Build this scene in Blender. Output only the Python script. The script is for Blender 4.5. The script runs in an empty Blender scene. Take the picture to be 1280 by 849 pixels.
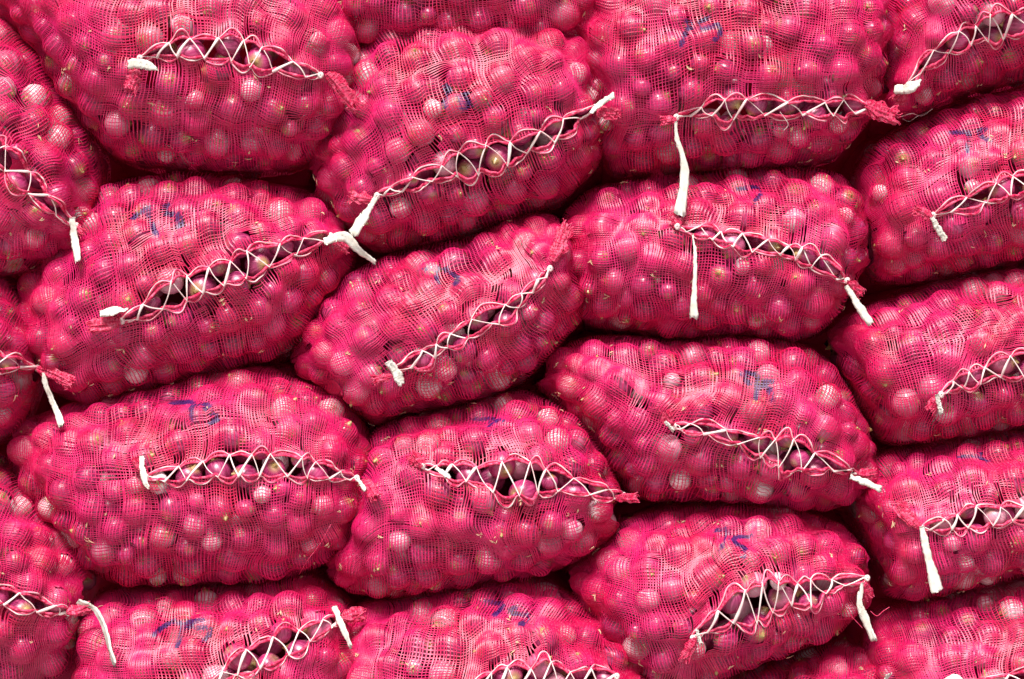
import bpy, math, random
import numpy as np
from mathutils import Vector, Euler

random.seed(7)
rng = np.random.default_rng(11)
sc = bpy.context.scene
C = sc.collection

# ------------------------------------------------------------------ camera
D = 3.0                                   # camera distance to the front of the pile (metres)
cam = bpy.data.cameras.new("camera")
cam.sensor_width = 36.0
cam.lens = 36.0 * D / 1.28                # 1.28 m of pile across the picture
cam.clip_start, cam.clip_end = 0.05, 200.0
camo = bpy.data.objects.new("camera", cam)
camo.location = (0, -D, 0)
camo.rotation_euler = (math.radians(90), 0, 0)
C.objects.link(camo)
sc.camera = camo

# ------------------------------------------------------------------ sky, sun, exposure (soft overcast daylight)
SUN_EL, SUN_AZ = math.radians(54), math.radians(189)      # azimuth 180 = behind the camera
w = bpy.data.worlds.new("World"); sc.world = w; w.use_nodes = True
nt = w.node_tree; nt.nodes.clear()
sky = nt.nodes.new("ShaderNodeTexSky"); sky.sky_type = 'NISHITA'; sky.sun_disc = False
sky.sun_elevation = SUN_EL; sky.sun_rotation = SUN_AZ
sky.air_density = 1.0; sky.dust_density = 6.0; sky.ozone_density = 0.6
bg = nt.nodes.new("ShaderNodeBackground"); bg.inputs[1].default_value = 0.070
wo = nt.nodes.new("ShaderNodeOutputWorld")
nt.links.new(sky.outputs[0], bg.inputs[0]); nt.links.new(bg.outputs[0], wo.inputs[0])
sl = bpy.data.lights.new("sun", 'SUN'); sl.energy = 3.4; sl.angle = math.radians(20); sl.color = (1.0, 0.96, 0.90)
so = bpy.data.objects.new("sun", sl); C.objects.link(so)
sd = Vector((math.sin(SUN_AZ) * math.cos(SUN_EL), math.cos(SUN_AZ) * math.cos(SUN_EL), math.sin(SUN_EL)))
so.rotation_euler = (-sd).to_track_quat('-Z', 'Y').to_euler()
so.location = sd * 5
sc.view_settings.view_transform = 'Standard'; sc.view_settings.look = 'None'
sc.view_settings.gamma = 1.0; sc.view_settings.use_curve_mapping = False
sc.view_settings.exposure = 0.66
sc.render.engine = 'CYCLES'
sc.cycles.max_bounces = 6; sc.cycles.transparent_max_bounces = 8
sc.cycles.use_denoising = True
sc.cycles.sample_clamp_indirect = 4.0

# ------------------------------------------------------------------ materials
def new_mat(name):
    m = bpy.data.materials.new(name); m.use_nodes = True
    n = m.node_tree; n.nodes.clear()
    out = n.nodes.new("ShaderNodeOutputMaterial")
    p = n.nodes.new("ShaderNodeBsdfPrincipled")
    n.links.new(p.outputs[0], out.inputs[0])
    return m, n, p, out

def N(n, kind, **kw):
    x = n.nodes.new("ShaderNode" + kind)
    for k, v in kw.items():
        setattr(x, k, v)
    return x

def mixc(n, fac, a, b, blend='MIX'):
    m = n.nodes.new("ShaderNodeMix"); m.data_type = 'RGBA'; m.blend_type = blend
    for sock, v in ((0, fac), (6, a), (7, b)):
        if hasattr(v, "is_linked") or isinstance(v, bpy.types.NodeSocket):
            n.links.new(v, m.inputs[sock])
        elif isinstance(v, (int, float)):
            m.inputs[sock].default_value = v
        else:
            m.inputs[sock].default_value = (*v, 1)
    return m.outputs[2]

def ramp(n, sock, stops):
    r = n.nodes.new("ShaderNodeValToRGB")
    n.links.new(sock, r.inputs[0])
    e = r.color_ramp.elements
    while len(e) < len(stops):
        e.new(0.5)
    for el, (p, c) in zip(e, stops):
        el.position = p
        el.color = (c, c, c, 1) if isinstance(c, (int, float)) else (*c, 1)
    return r.outputs[0]

def translucent_mix(n, p, out, col, fac):
    t = N(n, "BsdfTranslucent"); n.links.new(col, t.inputs[0])
    mx = N(n, "MixShader"); mx.inputs[0].default_value = fac
    n.links.new(p.outputs[0], mx.inputs[1]); n.links.new(t.outputs[0], mx.inputs[2])
    n.links.new(mx.outputs[0], out.inputs[0])

def mat_net():
    m, n, p, out = new_mat("net_plastic_thread")
    pos = N(n, "TexCoord").outputs['Object']
    no = N(n, "TexNoise"); no.inputs['Scale'].default_value = 14; no.inputs['Detail'].default_value = 4
    n.links.new(pos, no.inputs[0])
    oi = N(n, "ObjectInfo")
    col = mixc(n, ramp(n, no.outputs[0], [(0.35, 0.0), (0.68, 1.0)]), (0.60, 0.002, 0.072), (0.71, 0.009, 0.150))
    fine = N(n, "TexNoise"); fine.inputs['Scale'].default_value = 420; fine.inputs['Detail'].default_value = 2
    n.links.new(pos, fine.inputs[0])
    col = mixc(n, ramp(n, fine.outputs[0], [(0.56, 0.0), (0.74, 0.5)]), col, (0.86, 0.20, 0.38))  # scattered pale specks paint highlights into the thread colour
    at = N(n, "Attribute"); at.attribute_name = "ink"
    ink = ramp(n, at.outputs['Fac'], [(0.32, 0.0), (0.55, 0.93)])
    col = mixc(n, ink, col, (0.020, 0.008, 0.130))
    n.links.new(col, p.inputs['Base Color'])
    p.inputs['Roughness'].default_value = 0.43
    p.inputs['Specular IOR Level'].default_value = 0.6
    bu = N(n, "Bump"); bu.inputs['Strength'].default_value = 0.25; bu.inputs['Distance'].default_value = 0.0006
    n.links.new(fine.outputs[0], bu.inputs['Height']); n.links.new(bu.outputs[0], p.inputs['Normal'])
    translucent_mix(n, p, out, col, 0.12)
    return m

def mat_hem():
    m, n, p, out = new_mat("net_hem_cord")
    pos = N(n, "TexCoord").outputs['Object']
    no = N(n, "TexNoise"); no.inputs['Scale'].default_value = 230; no.inputs['Detail'].default_value = 3
    n.links.new(pos, no.inputs[0])
    col = mixc(n, ramp(n, no.outputs[0], [(0.42, 0.0), (0.70, 1.0)]), (0.72, 0.012, 0.10), (0.90, 0.16, 0.30))
    n.links.new(col, p.inputs['Base Color'])
    p.inputs['Roughness'].default_value = 0.5
    bu = N(n, "Bump"); bu.inputs['Strength'].default_value = 0.7; bu.inputs['Distance'].default_value = 0.0012
    n.links.new(no.outputs[0], bu.inputs['Height']); n.links.new(bu.outputs[0], p.inputs['Normal'])
    translucent_mix(n, p, out, col, 0.15)
    return m

def mat_cord():
    m, n, p, out = new_mat("white_lacing_string")
    pos = N(n, "TexCoord").outputs['Object']
    no = N(n, "TexNoise"); no.inputs['Scale'].default_value = 60; no.inputs['Detail'].default_value = 3
    n.links.new(pos, no.inputs[0])
    col = mixc(n, ramp(n, no.outputs[0], [(0.35, 0.0), (0.70, 1.0)]), (0.86, 0.60, 0.62), (0.90, 0.87, 0.84))
    n.links.new(col, p.inputs['Base Color'])
    p.inputs['Roughness'].default_value = 0.45
    return m

def mat_arch():
    m, n, p, out = new_mat("pink_white_hem_string")
    pos = N(n, "TexCoord").outputs['Object']
    no = N(n, "TexNoise"); no.inputs['Scale'].default_value = 38; no.inputs['Detail'].default_value = 2
    n.links.new(pos, no.inputs[0])
    col = mixc(n, ramp(n, no.outputs[0], [(0.36, 0.0), (0.62, 1.0)]), (0.84, 0.18, 0.32), (0.86, 0.70, 0.70))
    n.links.new(col, p.inputs['Base Color'])
    p.inputs['Roughness'].default_value = 0.45
    return m

def mat_tape():
    m, n, p, out = new_mat("white_plastic_tape")
    pos = N(n, "TexCoord").outputs['Object']
    no = N(n, "TexNoise"); no.inputs['Scale'].default_value = 90; no.inputs['Detail'].default_value = 4
    n.links.new(pos, no.inputs[0])
    col = mixc(n, ramp(n, no.outputs[0], [(0.4, 0.0), (0.75, 1.0)]), (0.80, 0.79, 0.75), (0.66, 0.60, 0.52))
    n.links.new(col, p.inputs['Base Color'])
    p.inputs['Roughness'].default_value = 0.4
    bu = N(n, "Bump"); bu.inputs['Strength'].default_value = 0.5; bu.inputs['Distance'].default_value = 0.001
    n.links.new(no.outputs[0], bu.inputs['Height']); n.links.new(bu.outputs[0], p.inputs['Normal'])
    return m

def mat_onion():
    m, n, p, out = new_mat("red_onion_skin")
    la = N(n, "Attribute"); la.attribute_name = "lat"          # -1 root .. 1 neck, beyond: dry tips
    lo = N(n, "Attribute"); lo.attribute_name = "skin"         # streak coordinate (vector)
    to = N(n, "Attribute"); to.attribute_name = "tone"
    st = N(n, "TexNoise"); st.inputs['Scale'].default_value = 1.0; st.inputs['Detail'].default_value = 3
    n.links.new(lo.outputs['Vector'], st.inputs[0])
    tr = n.nodes.new("ShaderNodeValToRGB"); n.links.new(to.outputs['Fac'], tr.inputs[0])
    for el, (q, c) in zip([tr.color_ramp.elements[0], tr.color_ramp.elements[1], tr.color_ramp.elements.new(.35), tr.color_ramp.elements.new(.7)],
                          ((0, (.20, .006, .07)), (1, (.54, .04, .19)), (.35, (.32, .010, .10)), (.7, (.46, .022, .15)))):
        el.position = q; el.color = (*c, 1)
    base = tr.outputs[0]
    col = mixc(n, ramp(n, st.outputs[0], [(0.40, 0.0), (0.72, 0.8)]), base, (0.62, 0.10, 0.26))
    col = mixc(n, ramp(n, st.outputs[0], [(0.25, 0.7), (0.42, 0.0)]), col, (0.20, 0.008, 0.05))
    mp = N(n, "MapRange"); mp.inputs[1].default_value = 0.77; mp.inputs[2].default_value = 1.03
    n.links.new(la.outputs['Fac'], mp.inputs[0])
    col = mixc(n, mp.outputs[0], col, (0.40, 0.27, 0.10))
    mr = N(n, "MapRange"); mr.inputs[1].default_value = -0.86; mr.inputs[2].default_value = -1.03
    n.links.new(la.outputs['Fac'], mr.inputs[0])
    col = mixc(n, mr.outputs[0], col, (0.42, 0.25, 0.15))
    n.links.new(col, p.inputs['Base Color'])
    p.inputs['Roughness'].default_value = 0.35
    p.inputs['Specular IOR Level'].default_value = 0.9
    bu = N(n, "Bump"); bu.inputs['Strength'].default_value = 0.35; bu.inputs['Distance'].default_value = 0.001
    n.links.new(st.outputs[0], bu.inputs['Height']); n.links.new(bu.outputs[0], p.inputs['Normal'])
    return m

def mat_plain(name, a, b, scale, rough):
    m, n, p, out = new_mat(name)
    pos = N(n, "TexCoord").outputs['Object']
    no = N(n, "TexNoise"); no.inputs['Scale'].default_value = scale; no.inputs['Detail'].default_value = 6
    n.links.new(pos, no.inputs[0])
    n.links.new(mixc(n, no.outputs[0], a, b), p.inputs['Base Color'])
    p.inputs['Roughness'].default_value = rough
    return m

M_NET, M_HEM, M_CORD, M_TAPE, M_ONION = mat_net(), mat_hem(), mat_cord(), mat_tape(), mat_onion()
M_ARCH = mat_arch()
M_GROUND = mat_plain("concrete_ground", (0.22, 0.21, 0.20), (0.34, 0.33, 0.31), 5.0, 0.9)
M_LIGHT_BLOCK = mat_plain("light_block_dark", (0.03, 0.027, 0.027), (0.05, 0.045, 0.045), 4.0, 0.9)  # near-black surface of the added slab behind the pile
M_FLAKE = mat_plain("dry_onion_peel", (0.55, 0.28, 0.20), (0.72, 0.56, 0.36), 60.0, 0.6)

# ------------------------------------------------------------------ mesh helpers
class MB:
    """collects vertices, faces and an optional per-vertex 'ink' value"""
    def __init__(s): s.v = []; s.f = []; s.a = []; s.n = 0
    def add(s, v, f, a=None):
        v = np.asarray(v, float)
        s.v.append(v); s.f.append(np.asarray(f, int) + s.n)
        s.a.append(np.zeros(len(v)) if a is None else np.asarray(a, float))
        s.n += len(v)
    def build(s, name, mat, parent=None, origin=(0, 0, 0), ink=False, smooth=True):
        v = np.concatenate(s.v) - np.asarray(origin)
        me = bpy.data.meshes.new(name)
        nf = sum(len(f) for f in s.f); 
        loops = np.concatenate([f.ravel() for f in s.f])
        sizes = np.concatenate([np.full(len(f), f.shape[1]) for f in s.f])
        me.vertices.add(len(v)); me.vertices.foreach_set("co", v.ravel())
        me.loops.add(len(loops)); me.loops.foreach_set("vertex_index", loops.astype(np.int32))
        st = np.concatenate([[0], np.cumsum(sizes)[:-1]])
        me.polygons.add(nf); me.polygons.foreach_set("loop_start", st.astype(np.int32))
        me.polygons.foreach_set("use_smooth", np.full(nf, smooth))
        me.update(calc_edges=True)
        if ink:
            at = me.attributes.new("ink", 'FLOAT', 'POINT'); at.data.foreach_set("value", np.concatenate(s.a))
        me.materials.append(mat)
        o = bpy.data.objects.new(name, me); C.objects.link(o)
        if parent is not None: o.parent = parent
        return o

def tube(mb, pts, rad, seg=6, squash=1.0, closed_ends=True):
    pts = np.asarray(pts, float); n = len(pts)
    rad = np.broadcast_to(np.asarray(rad, float), (n,))
    t = np.gradient(pts, axis=0); t /= np.linalg.norm(t, axis=1, keepdims=True) + 1e-12
    ref = np.array([0.0, 1.0, 0.0])                      # depth axis
    b = np.cross(t, ref); ln = np.linalg.norm(b, axis=1, keepdims=True)
    b = np.where(ln < 1e-3, np.array([1.0, 0, 0]), b / (ln + 1e-12))
    c = np.cross(b, t)
    an = np.arange(seg) / seg * 2 * np.pi
    v = pts[:, None] + rad[:, None, None] * (np.cos(an)[None, :, None] * b[:, None] + squash * np.sin(an)[None, :, None] * c[:, None])
    idx = np.arange(n * seg).reshape(n, seg)
    nx = np.roll(idx, -1, axis=1)
    f = np.stack([idx[:-1], nx[:-1], nx[1:], idx[1:]], -1).reshape(-1, 4)
    mb.add(v.reshape(-1, 3), f)

def smooth_path(pts, n):
    """Catmull-Rom through the rows of pts"""
    p = np.asarray(pts, float)
    if len(p) == 2:
        return p[0] + np.linspace(0, 1, n)[:, None] * (p[1] - p[0])
    e = np.vstack([2 * p[0] - p[1], p, 2 * p[-1] - p[-2]])
    u = np.linspace(0, len(p) - 1 - 1e-9, n); i = u.astype(int); t = (u - i)[:, None]
    a, b, c, d = e[i], e[i + 1], e[i + 2], e[i + 3]
    return 0.5 * (2 * b + (c - a) * t + (2 * a - 5 * b + 4 * c - d) * t**2 + (3 * b - a - 3 * c + d) * t**3)

def noise2(shape, cells, r):
    """smooth value noise on a grid, about -1..1"""
    y = np.linspace(0, 1, shape[0])[:, None]; x = np.linspace(0, 1, shape[1])[None]
    out = np.zeros(shape); K = 9
    for k in range(K):
        a, m = r.uniform(0, 2 * np.pi), r.uniform(.55, 1.25) * np.pi
        out += np.cos(m * (cells[0] * np.sin(a) * y + cells[1] * np.cos(a) * x) + r.uniform(0, 2 * np.pi))
    return np.clip(out / math.sqrt(K) * .8, -1.3, 1.3)

def bil(G, r, u):
    """bilinear lookup in a (rows, cols, k) grid at float indices"""
    R, U = G.shape[:2]
    r = np.clip(r, 0, R - 1.001); u = np.clip(u, 0, U - 1.001)
    i, j = r.astype(int), u.astype(int)
    a, b = (r - i)[..., None], (u - j)[..., None]
    return G[i, j] * (1 - a) * (1 - b) + G[i + 1, j] * a * (1 - b) + G[i, j + 1] * (1 - a) * b + G[i + 1, j + 1] * a * b

def to_px(P):
    P = np.asarray(P); k = D / (D + P[..., 1]) * 1000
    return np.stack([640 + P[..., 0] * k, 424.5 - P[..., 2] * k], -1)

def from_px(px, py, y):
    k = (D + y) / D * 0.001
    return np.array([(px - 640) * k, y, -(py - 424.5) * k])

def thing(name, loc, label, cat, group=None):
    o = bpy.data.objects.new(name, None); C.objects.link(o); o.location = loc
    o.empty_display_size = 0.05
    o["label"] = label; o["category"] = cat
    if group: o["group"] = group
    return o

def weave(mb, pos, nn, widths, drops=(None, None), ink=None, step=1):
    """flat woven threads along both directions of a grid of points"""
    nv, nu = pos.shape[:2]
    for axis in (0, 1):
        tang = np.gradient(pos, axis=axis); tang /= np.linalg.norm(tang, axis=-1, keepdims=True) + 1e-12
        sd_ = np.cross(tang, nn)
        gapd = np.linalg.norm(np.gradient(pos, axis=1 - axis), axis=-1)      # gathered threads are narrower
        hw = np.minimum(widths[axis] * (0.95 if axis == 0 else 0.85), np.maximum(gapd * 0.335, 0.00022))[..., None]
        lift = nn * (0.00035 if axis == 0 else -0.00005)
        V = np.stack([pos + sd_ * hw + lift, pos - sd_ * hw + lift], 2)
        I = ink
        D_ = drops[axis]
        if step > 1:                                   # a thread bends at every second crossing
            sel = np.unique(np.append(np.arange(0, V.shape[axis], step), V.shape[axis] - 1))
            V = np.take(V, sel, axis)
            if I is not None: I = np.take(I, sel, axis)
            if D_ is not None: D_ = np.take(D_, sel[:-1], axis)
        a_, b_ = V.shape[:2]
        idx = np.arange(a_ * b_ * 2).reshape(a_, b_, 2)
        if axis == 0: F = np.stack([idx[:-1, :, 0], idx[:-1, :, 1], idx[1:, :, 1], idx[1:, :, 0]], -1)
        else: F = np.stack([idx[:, :-1, 0], idx[:, :-1, 1], idx[:, 1:, 1], idx[:, 1:, 0]], -1)
        F = F.reshape(-1, 4) if D_ is None else F[~D_]
        mb.add(V.reshape(-1, 3), F, None if I is None else np.repeat(I.ravel(), 2))

# ------------------------------------------------------------------ the ground and an added light block
gm = MB(); gm.add([(-6, -8, -0.62), (6, -8, -0.62), (6, 3, -0.62), (-6, 3, -0.62)], [(0, 1, 2, 3)])
g = gm.build("ground", M_GROUND); g["kind"] = "structure"
wm = MB()
x0, x1, y0, y1, z0, z1 = -1.6, 1.6, 0.72, 0.84, -0.62, 1.0
wm.add([(x0, y0, z0), (x1, y0, z0), (x1, y1, z0), (x0, y1, z0), (x0, y0, z1), (x1, y0, z1), (x1, y1, z1), (x0, y1, z1)],
       [(0, 1, 5, 4), (1, 2, 6, 5), (2, 3, 7, 6), (3, 0, 4, 7), (4, 5, 6, 7)])
wl = wm.build("added_light_block", M_LIGHT_BLOCK, smooth=False); wl["kind"] = "structure"  # added behind the sacks to stop sky light leaking through the gaps

# ------------------------------------------------------------------ the sacks, read off the photograph (picture coordinates, millimetres at the pile's front)
# out: outline, seam: (x, y, half gap) along the laced mouth, n: stitches, dy: depth offset, ink: marker strokes, tape: (x, y, width), tuft: (base, tip, radius)
SACKS = [
 dict(out=[(-170,150),(-120,60),(-60,20),(0,22),(20,40),(47,67),(74,108),(101,148),(121,188),(127,218),(126,249),(118,290),(100,315),(60,329),(20,343),(-50,350),(-130,300),(-165,230)],
      seam=[(-90,110,4),(-40,155,9),(0,190,11),(35,225,12),(65,258,11),(92,280,3)], n=7, dy=-.03, tilt=-42,
      tape=[[(90,272,7),(93,300,9),(97,326,11)]], tuft=[((90,280),(104,292),8)],
      label="onion sack at the left edge, lacing sloping down to a short hanging white tape", ref="upper left edge sack with down-sloping lacing"),
 dict(out=[(-30,-22),(4,24),(34,54),(64,101),(81,131),(111,168),(135,190),(168,204),(269,213),(346,212),(386,201),(425,175),(450,130),(456,60),(440,-10),(350,-60),(200,-75),(70,-65)],
      seam=[(170,76,3),(205,60,9),(240,60,17),(285,60,21),(330,72,20),(375,88,17),(405,95,4)], n=7, dy=-.02, tilt=-4,
      tape=[[(160,80,10),(178,80,14),(196,87,4)]], tuft=[((410,92),(448,140),15),((172,88),(162,112),13)],
      label="top left onion sack with arched lacing and a crumpled white tape at its left knot", ref="top left sack with arched lacing"),
 dict(out=[(383,215),(396,178),(424,108),(448,52),(515,18),(612,8),(698,18),(740,54),(754,98),(757,140),(757,175),(747,208),(704,249),(660,267),(613,282),(560,300),(509,310),(475,315),(445,300),(410,262),(388,240)],
      seam=[(468,247,3),(505,235,9),(545,218,13),(590,203,18),(640,192,20),(685,172,16),(720,152,11),(745,133,3)], n=9, dy=0, tilt=20,
      ink=([[(554,108),(563,110),(558,119),(556,134)],[(588,117),(573,121),(575,126),(587,127),(587,133),(575,137)]],1.0),
      tape=[[(470,247,6),(458,266,9),(441,292,15)],[(738,141,5),(752,128,8),(766,119,9)]], tuft=[((745,136),(774,143),11),((466,250),(436,246),10)],
      label="large onion sack with rising lacing, topmost full one in the middle column", ref="topmost full sack of the middle column"),
 dict(out=[(700,40),(715,-20),(780,-60),(900,-75),(1030,-62),(1098,-20),(1112,50),(1098,130),(1080,160),(1050,192),(1000,208),(940,212),(850,214),(790,217),(758,208),(735,160),(715,105)],
      seam=[(845,150,3),(885,138,11),(930,136,13),(975,137,15),(1020,138,13),(1060,138,11),(1085,132,3)], n=7, dy=.02, tilt=0,
      ink=([[(857,25),(864,30),(857,41),(852,56)],[(884,23),(874,29),(876,36),(890,33),(898,31),(900,43),(893,50)]],1.0),
      string=[([(1126,146),(1140,142),(1152,145),(1166,136)],'w'),([(1128,148),(1136,152),(1146,146),(1158,141)],'w'),([(975,140),(985,155),(980,163)],'w')], tape=[[(845,152,3),(846,172,5),(853,195,6),(856,225,12),(850,268,18)]], tuft=[((1082,131),(1124,148),16),((845,150),(826,152),9)],
      label="onion sack with level lacing and the longest white tape hanging from its left knot", ref="sack with the longest hanging white tape"),
 dict(out=[(1094,112),(1092,60),(1104,0),(1160,-70),(1300,-110),(1420,-90),(1470,-20),(1440,50),(1360,85),(1280,101),(1219,114),(1172,131),(1135,148),(1108,142)],
      seam=[(1135,106,3),(1165,72,11),(1200,52,16),(1240,38,18),(1290,25,18),(1350,10,14),(1400,0,3)], n=9, dy=.035, tilt=18,
      tape=[[(1118,112,10),(1135,110,16),(1150,102,8)]], tuft=[((1135,112),(1118,128),11)],
      label="onion sack in the top right corner with steeply rising lacing", ref="top right corner sack"),
 dict(out=[(22,385),(30,345),(75,300),(115,255),(140,230),(201,218),(255,215),(322,225),(393,242),(425,262),(443,300),(437,345),(408,385),(380,426),(336,450),(282,463),(218,483),(151,498),(111,507),(70,490),(38,440)],
      seam=[(150,402,4),(180,390,9),(215,368,17),(255,350,21),(300,335,22),(345,318,17),(385,303,11),(415,294,3)], n=9, dy=0, tilt=17,
      ink=([[(166,272),(178,264),(184,259),(187.5,263),(187,269),(189,278),(192,287),(197,294)],[(210,257),(205,259),(205,264),(210,268),(219,268),(224,272),(229,279),(221,283)]],1.2),
      tape=[[(405,302,7),(430,296,15),(446,311,8),(468,328,7)],[(125,392,10),(142,388,16),(158,387,8)]], tuft=[((150,402),(108,408),14),((415,296),(437,314),9)],
      label="onion sack with a bold blue 75 and wide rising lacing tied with forked white tape", ref="sack with the bold blue 75"),
 dict(out=[(362,450),(385,400),(420,355),(475,322),(530,308),(586,296),(640,272),(690,268),(718,300),(731,369),(729,396),(711,418),(680,453),(640,483),(569,507),(509,517),(469,531),(440,515),(395,485),(368,465)],
      seam=[(490,467,4),(525,450,9),(560,430,13),(600,405,16),(640,385,14),(665,362,9),(690,333,3)], n=8, dy=.01, tilt=27,
      ink=([[(526,338),(534,335),(547,333),(547,340),(546,347),(548,355)],[(560,336),(554,338),(564,342),(572,348),(575,351),(567,356)]],.8),
      tape=[[(485,452,9),(495,465,11),(502,480,10)]], tuft=[((692,326),(709,278),15),((490,470),(466,476),8)],
      label="steeply tilted onion sack with a red net tuft standing at its upper right end", ref="steeply tilted sack with standing red tuft"),
 dict(out=[(690,320),(700,275),(735,238),(790,225),(857,217),(951,209),(1038,214),(1068,238),(1085,270),(1088,320),(1070,352),(1040,403),(994,425),(920,420),(850,425),(790,415),(735,405),(700,365)],
      seam=[(845,285,4),(885,290,8),(925,300,11),(965,308,13),(1000,318,13),(1035,335,9),(1060,352,3)], n=8, dy=.04, tilt=-3,
      ink=([[(922,237),(938,234),(947,235),(951,242),(944,251),(942,259)]],.8),
      tape=[[(866,292,2),(869,320,4),(868,360,7),(867,397,9)],[(1058,357,6),(1072,380,9),(1088,404,10)]], tuft=[((848,286),(838,268),9),((1060,352),(1078,368),10)],
      label="onion sack with two hanging white tapes and lacing falling to the right", ref="sack with two hanging tapes"),
 dict(out=[(1062,240),(1075,205),(1105,172),(1166,140),(1219,122),(1280,108),(1370,90),(1450,120),(1480,200),(1440,270),(1370,305),(1280,326),(1169,349),(1125,355),(1090,345),(1072,300)],
      seam=[(1165,272,3),(1195,258,9),(1225,248,13),(1265,232,13),(1310,225,13),(1380,205,4)], n=7, dy=.06, tilt=14,
      ink=([[(1187,167),(1206,165),(1211,168),(1210,183),(1209,190)],[(1232,161),(1222,165),(1228,172),(1238,176)]],.95),
      tape=[[(1165,272,5),(1172,285,8),(1181,300,9)]], tuft=[((1165,272),(1143,262),10)],
      label="onion sack at the right edge, second from the top, with a short white tape", ref="second sack down the right edge"),
 dict(out=[(-170,420),(-130,360),(-60,338),(0,346),(22,368),(45,410),(53,445),(45,485),(34,517),(17,541),(-10,550),(-80,560),(-150,520)],
      seam=[(-100,436,4),(-50,446,9),(0,452,9),(30,455,6),(48,462,2)], n=5, dy=-.04, tilt=-6,
      tape=[[(54,466,4),(58,485,7),(68,508,9),(77,533,10)]], tuft=[((46,460),(94,481),13)],
      label="small visible end of an onion sack at the left edge with a red net tuft", ref="middle left edge sack"),
 dict(out=[(12,565),(25,530),(81,508),(144,492),(215,477),(289,460),(336,460),(366,472),(425,495),(462,545),(474,600),(460,650),(430,690),(380,716),(336,726),(235,731),(150,730),(105,705),(60,655),(22,605)],
      seam=[(182,597,3),(220,592,9),(265,582,16),(310,580,18),(355,582,16),(400,588,12),(450,598,3)], n=9, dy=-.01, tilt=0,
      ink=([[(214,504),(240,503),(240,510),(238,513),(240,519),(243,525)],[(262,506),(254,507),(260,514),(267,517),(274,523),(270,527),(260,528)]],1.0),
      string=[([(414,655),(400,680),(385,700),(374,718)],'p')], tape=[[(177,570,6),(178,590,8),(184,610,8)],[(447,598,4),(456,612,5)]], tuft=[((180,592),(168,572),9),((455,600),(470,624),12)],
      label="large onion sack with level lacing and a thin dark 75 near its top", ref="large sack with the thin dark 75"),
 dict(out=[(402,700),(425,640),(445,580),(470,535),(516,518),(569,508),(640,490),(685,500),(724,524),(752,560),(773,600),(778,635),(768,668),(744,688),(707,708),(660,722),(593,733),(519,746),(460,745),(420,730)],
      seam=[(525,582,3),(560,588,9),(600,592,16),(640,597,23),(680,600,25),(720,606,20),(755,615,11),(782,622,3)], n=9, dy=.01, tilt=3,
      ink=([[(592,524),(606,524),(617,523)],[(619,527),(626,525),(632,528)],[(613,528),(611,547)]],.8),
      tape=[[(545,585,5),(562,596,7)]], tuft=[((770,622),(799,623),9),((528,583),(513,570),12)],
      label="onion sack with a wide gaping zigzag mouth and a small rolled tuft at right", ref="sack with the rolled right tuft"),
 dict(out=[(668,475),(690,440),(735,422),(790,420),(850,425),(917,420),(968,424),(1000,430),(1038,453),(1067,497),(1084,535),(1095,570),(1092,600),(1075,622),(1038,636),(978,635),(915,628),(850,627),(800,623),(765,590),(735,550),(695,505)],
      seam=[(838,533,3),(875,536,8),(910,543,10),(950,560,18),(985,568,23),(1020,578,15),(1055,588,9),(1082,598,3)], n=8, dy=.03, tilt=-14,
      ink=([[(927,466),(936,466),(946,469),(947,478),(946,490),(943,500)],[(931,474),(936,479)],[(965,478),(954,479),(957,485),(962,487),(965,496),(963,502)]],1.15),
      tape=[[(1063,596,6),(1080,602,8),(1100,611,9)],[(831,527,5),(841,538,6)]], tuft=[((840,532),(834,514),10),((1072,592),(1094,592),9)],
      label="onion sack with a blue 75 above lacing that falls to a short tape at right", ref="sack with blue 75 above falling lacing"),
 dict(out=[(1032,425),(1060,395),(1100,378),(1136,365),(1186,349),(1280,333),(1370,315),(1450,345),(1480,420),(1440,490),(1360,520),(1280,534),(1220,546),(1146,556),(1100,551),(1072,510),(1045,462)],
      seam=[(1175,492,3),(1205,478,9),(1240,465,15),(1280,458,17),(1340,445,14),(1390,435,3)], n=8, dy=.06, tilt=10,
      tape=[[(1171,493,5),(1176,516,6)]], tuft=[((1178,495),(1163,514),11)],
      label="darker onion sack at the right edge, third from the top, with steep zigzag lacing", ref="third sack down the right edge"),
 dict(out=[(1058,625),(1075,590),(1105,566),(1146,558),(1206,546),(1280,538),(1380,525),(1460,560),(1480,620),(1440,680),(1370,705),(1280,720),(1225,733),(1186,741),(1135,750),(1105,740),(1090,700),(1072,660)],
      seam=[(1150,662,3),(1185,655,9),(1220,645,16),(1255,645,18),(1300,640,16),(1360,630,5)], n=8, dy=.06, tilt=8,
      ink=([[(1198,571),(1214,571),(1227,567)],[(1222,571),(1235,577)]],.7),
      tape=[[(1152,658,6),(1159,690,10),(1172,738,16)]], tuft=[((1150,660),(1122,626),11)],
      label="onion sack at the right edge with a wide white tape hanging below its knot", ref="fourth sack down the right edge"),
 dict(out=[(-170,700),(-130,620),(-60,580),(0,583),(30,604),(60,641),(91,675),(107,705),(114,735),(108,770),(95,815),(74,846),(20,862),(-80,866),(-150,800)],
      seam=[(-90,728,5),(-40,740,10),(-5,745,13),(30,752,13),(60,760,9),(90,766,3)], n=5, dy=-.04, tilt=-10,
      tape=[[(97,752,8),(118,762,9),(132,790,12),(143,830,15)]], tuft=[((84,766),(112,757),11)],
      label="onion sack in the lower left corner with a long white tape curling right", ref="lower left corner sack"),
 dict(out=[(95,830),(100,780),(118,748),(168,734),(269,731),(336,724),(378,716),(405,728),(435,752),(455,790),(452,850),(430,900),(350,940),(230,955),(140,930),(100,880)],
      seam=[(262,856,5),(298,832,13),(335,815,20),(370,800,18),(400,785,14),(428,772,3)], n=6, dy=0, tilt=6,
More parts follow.
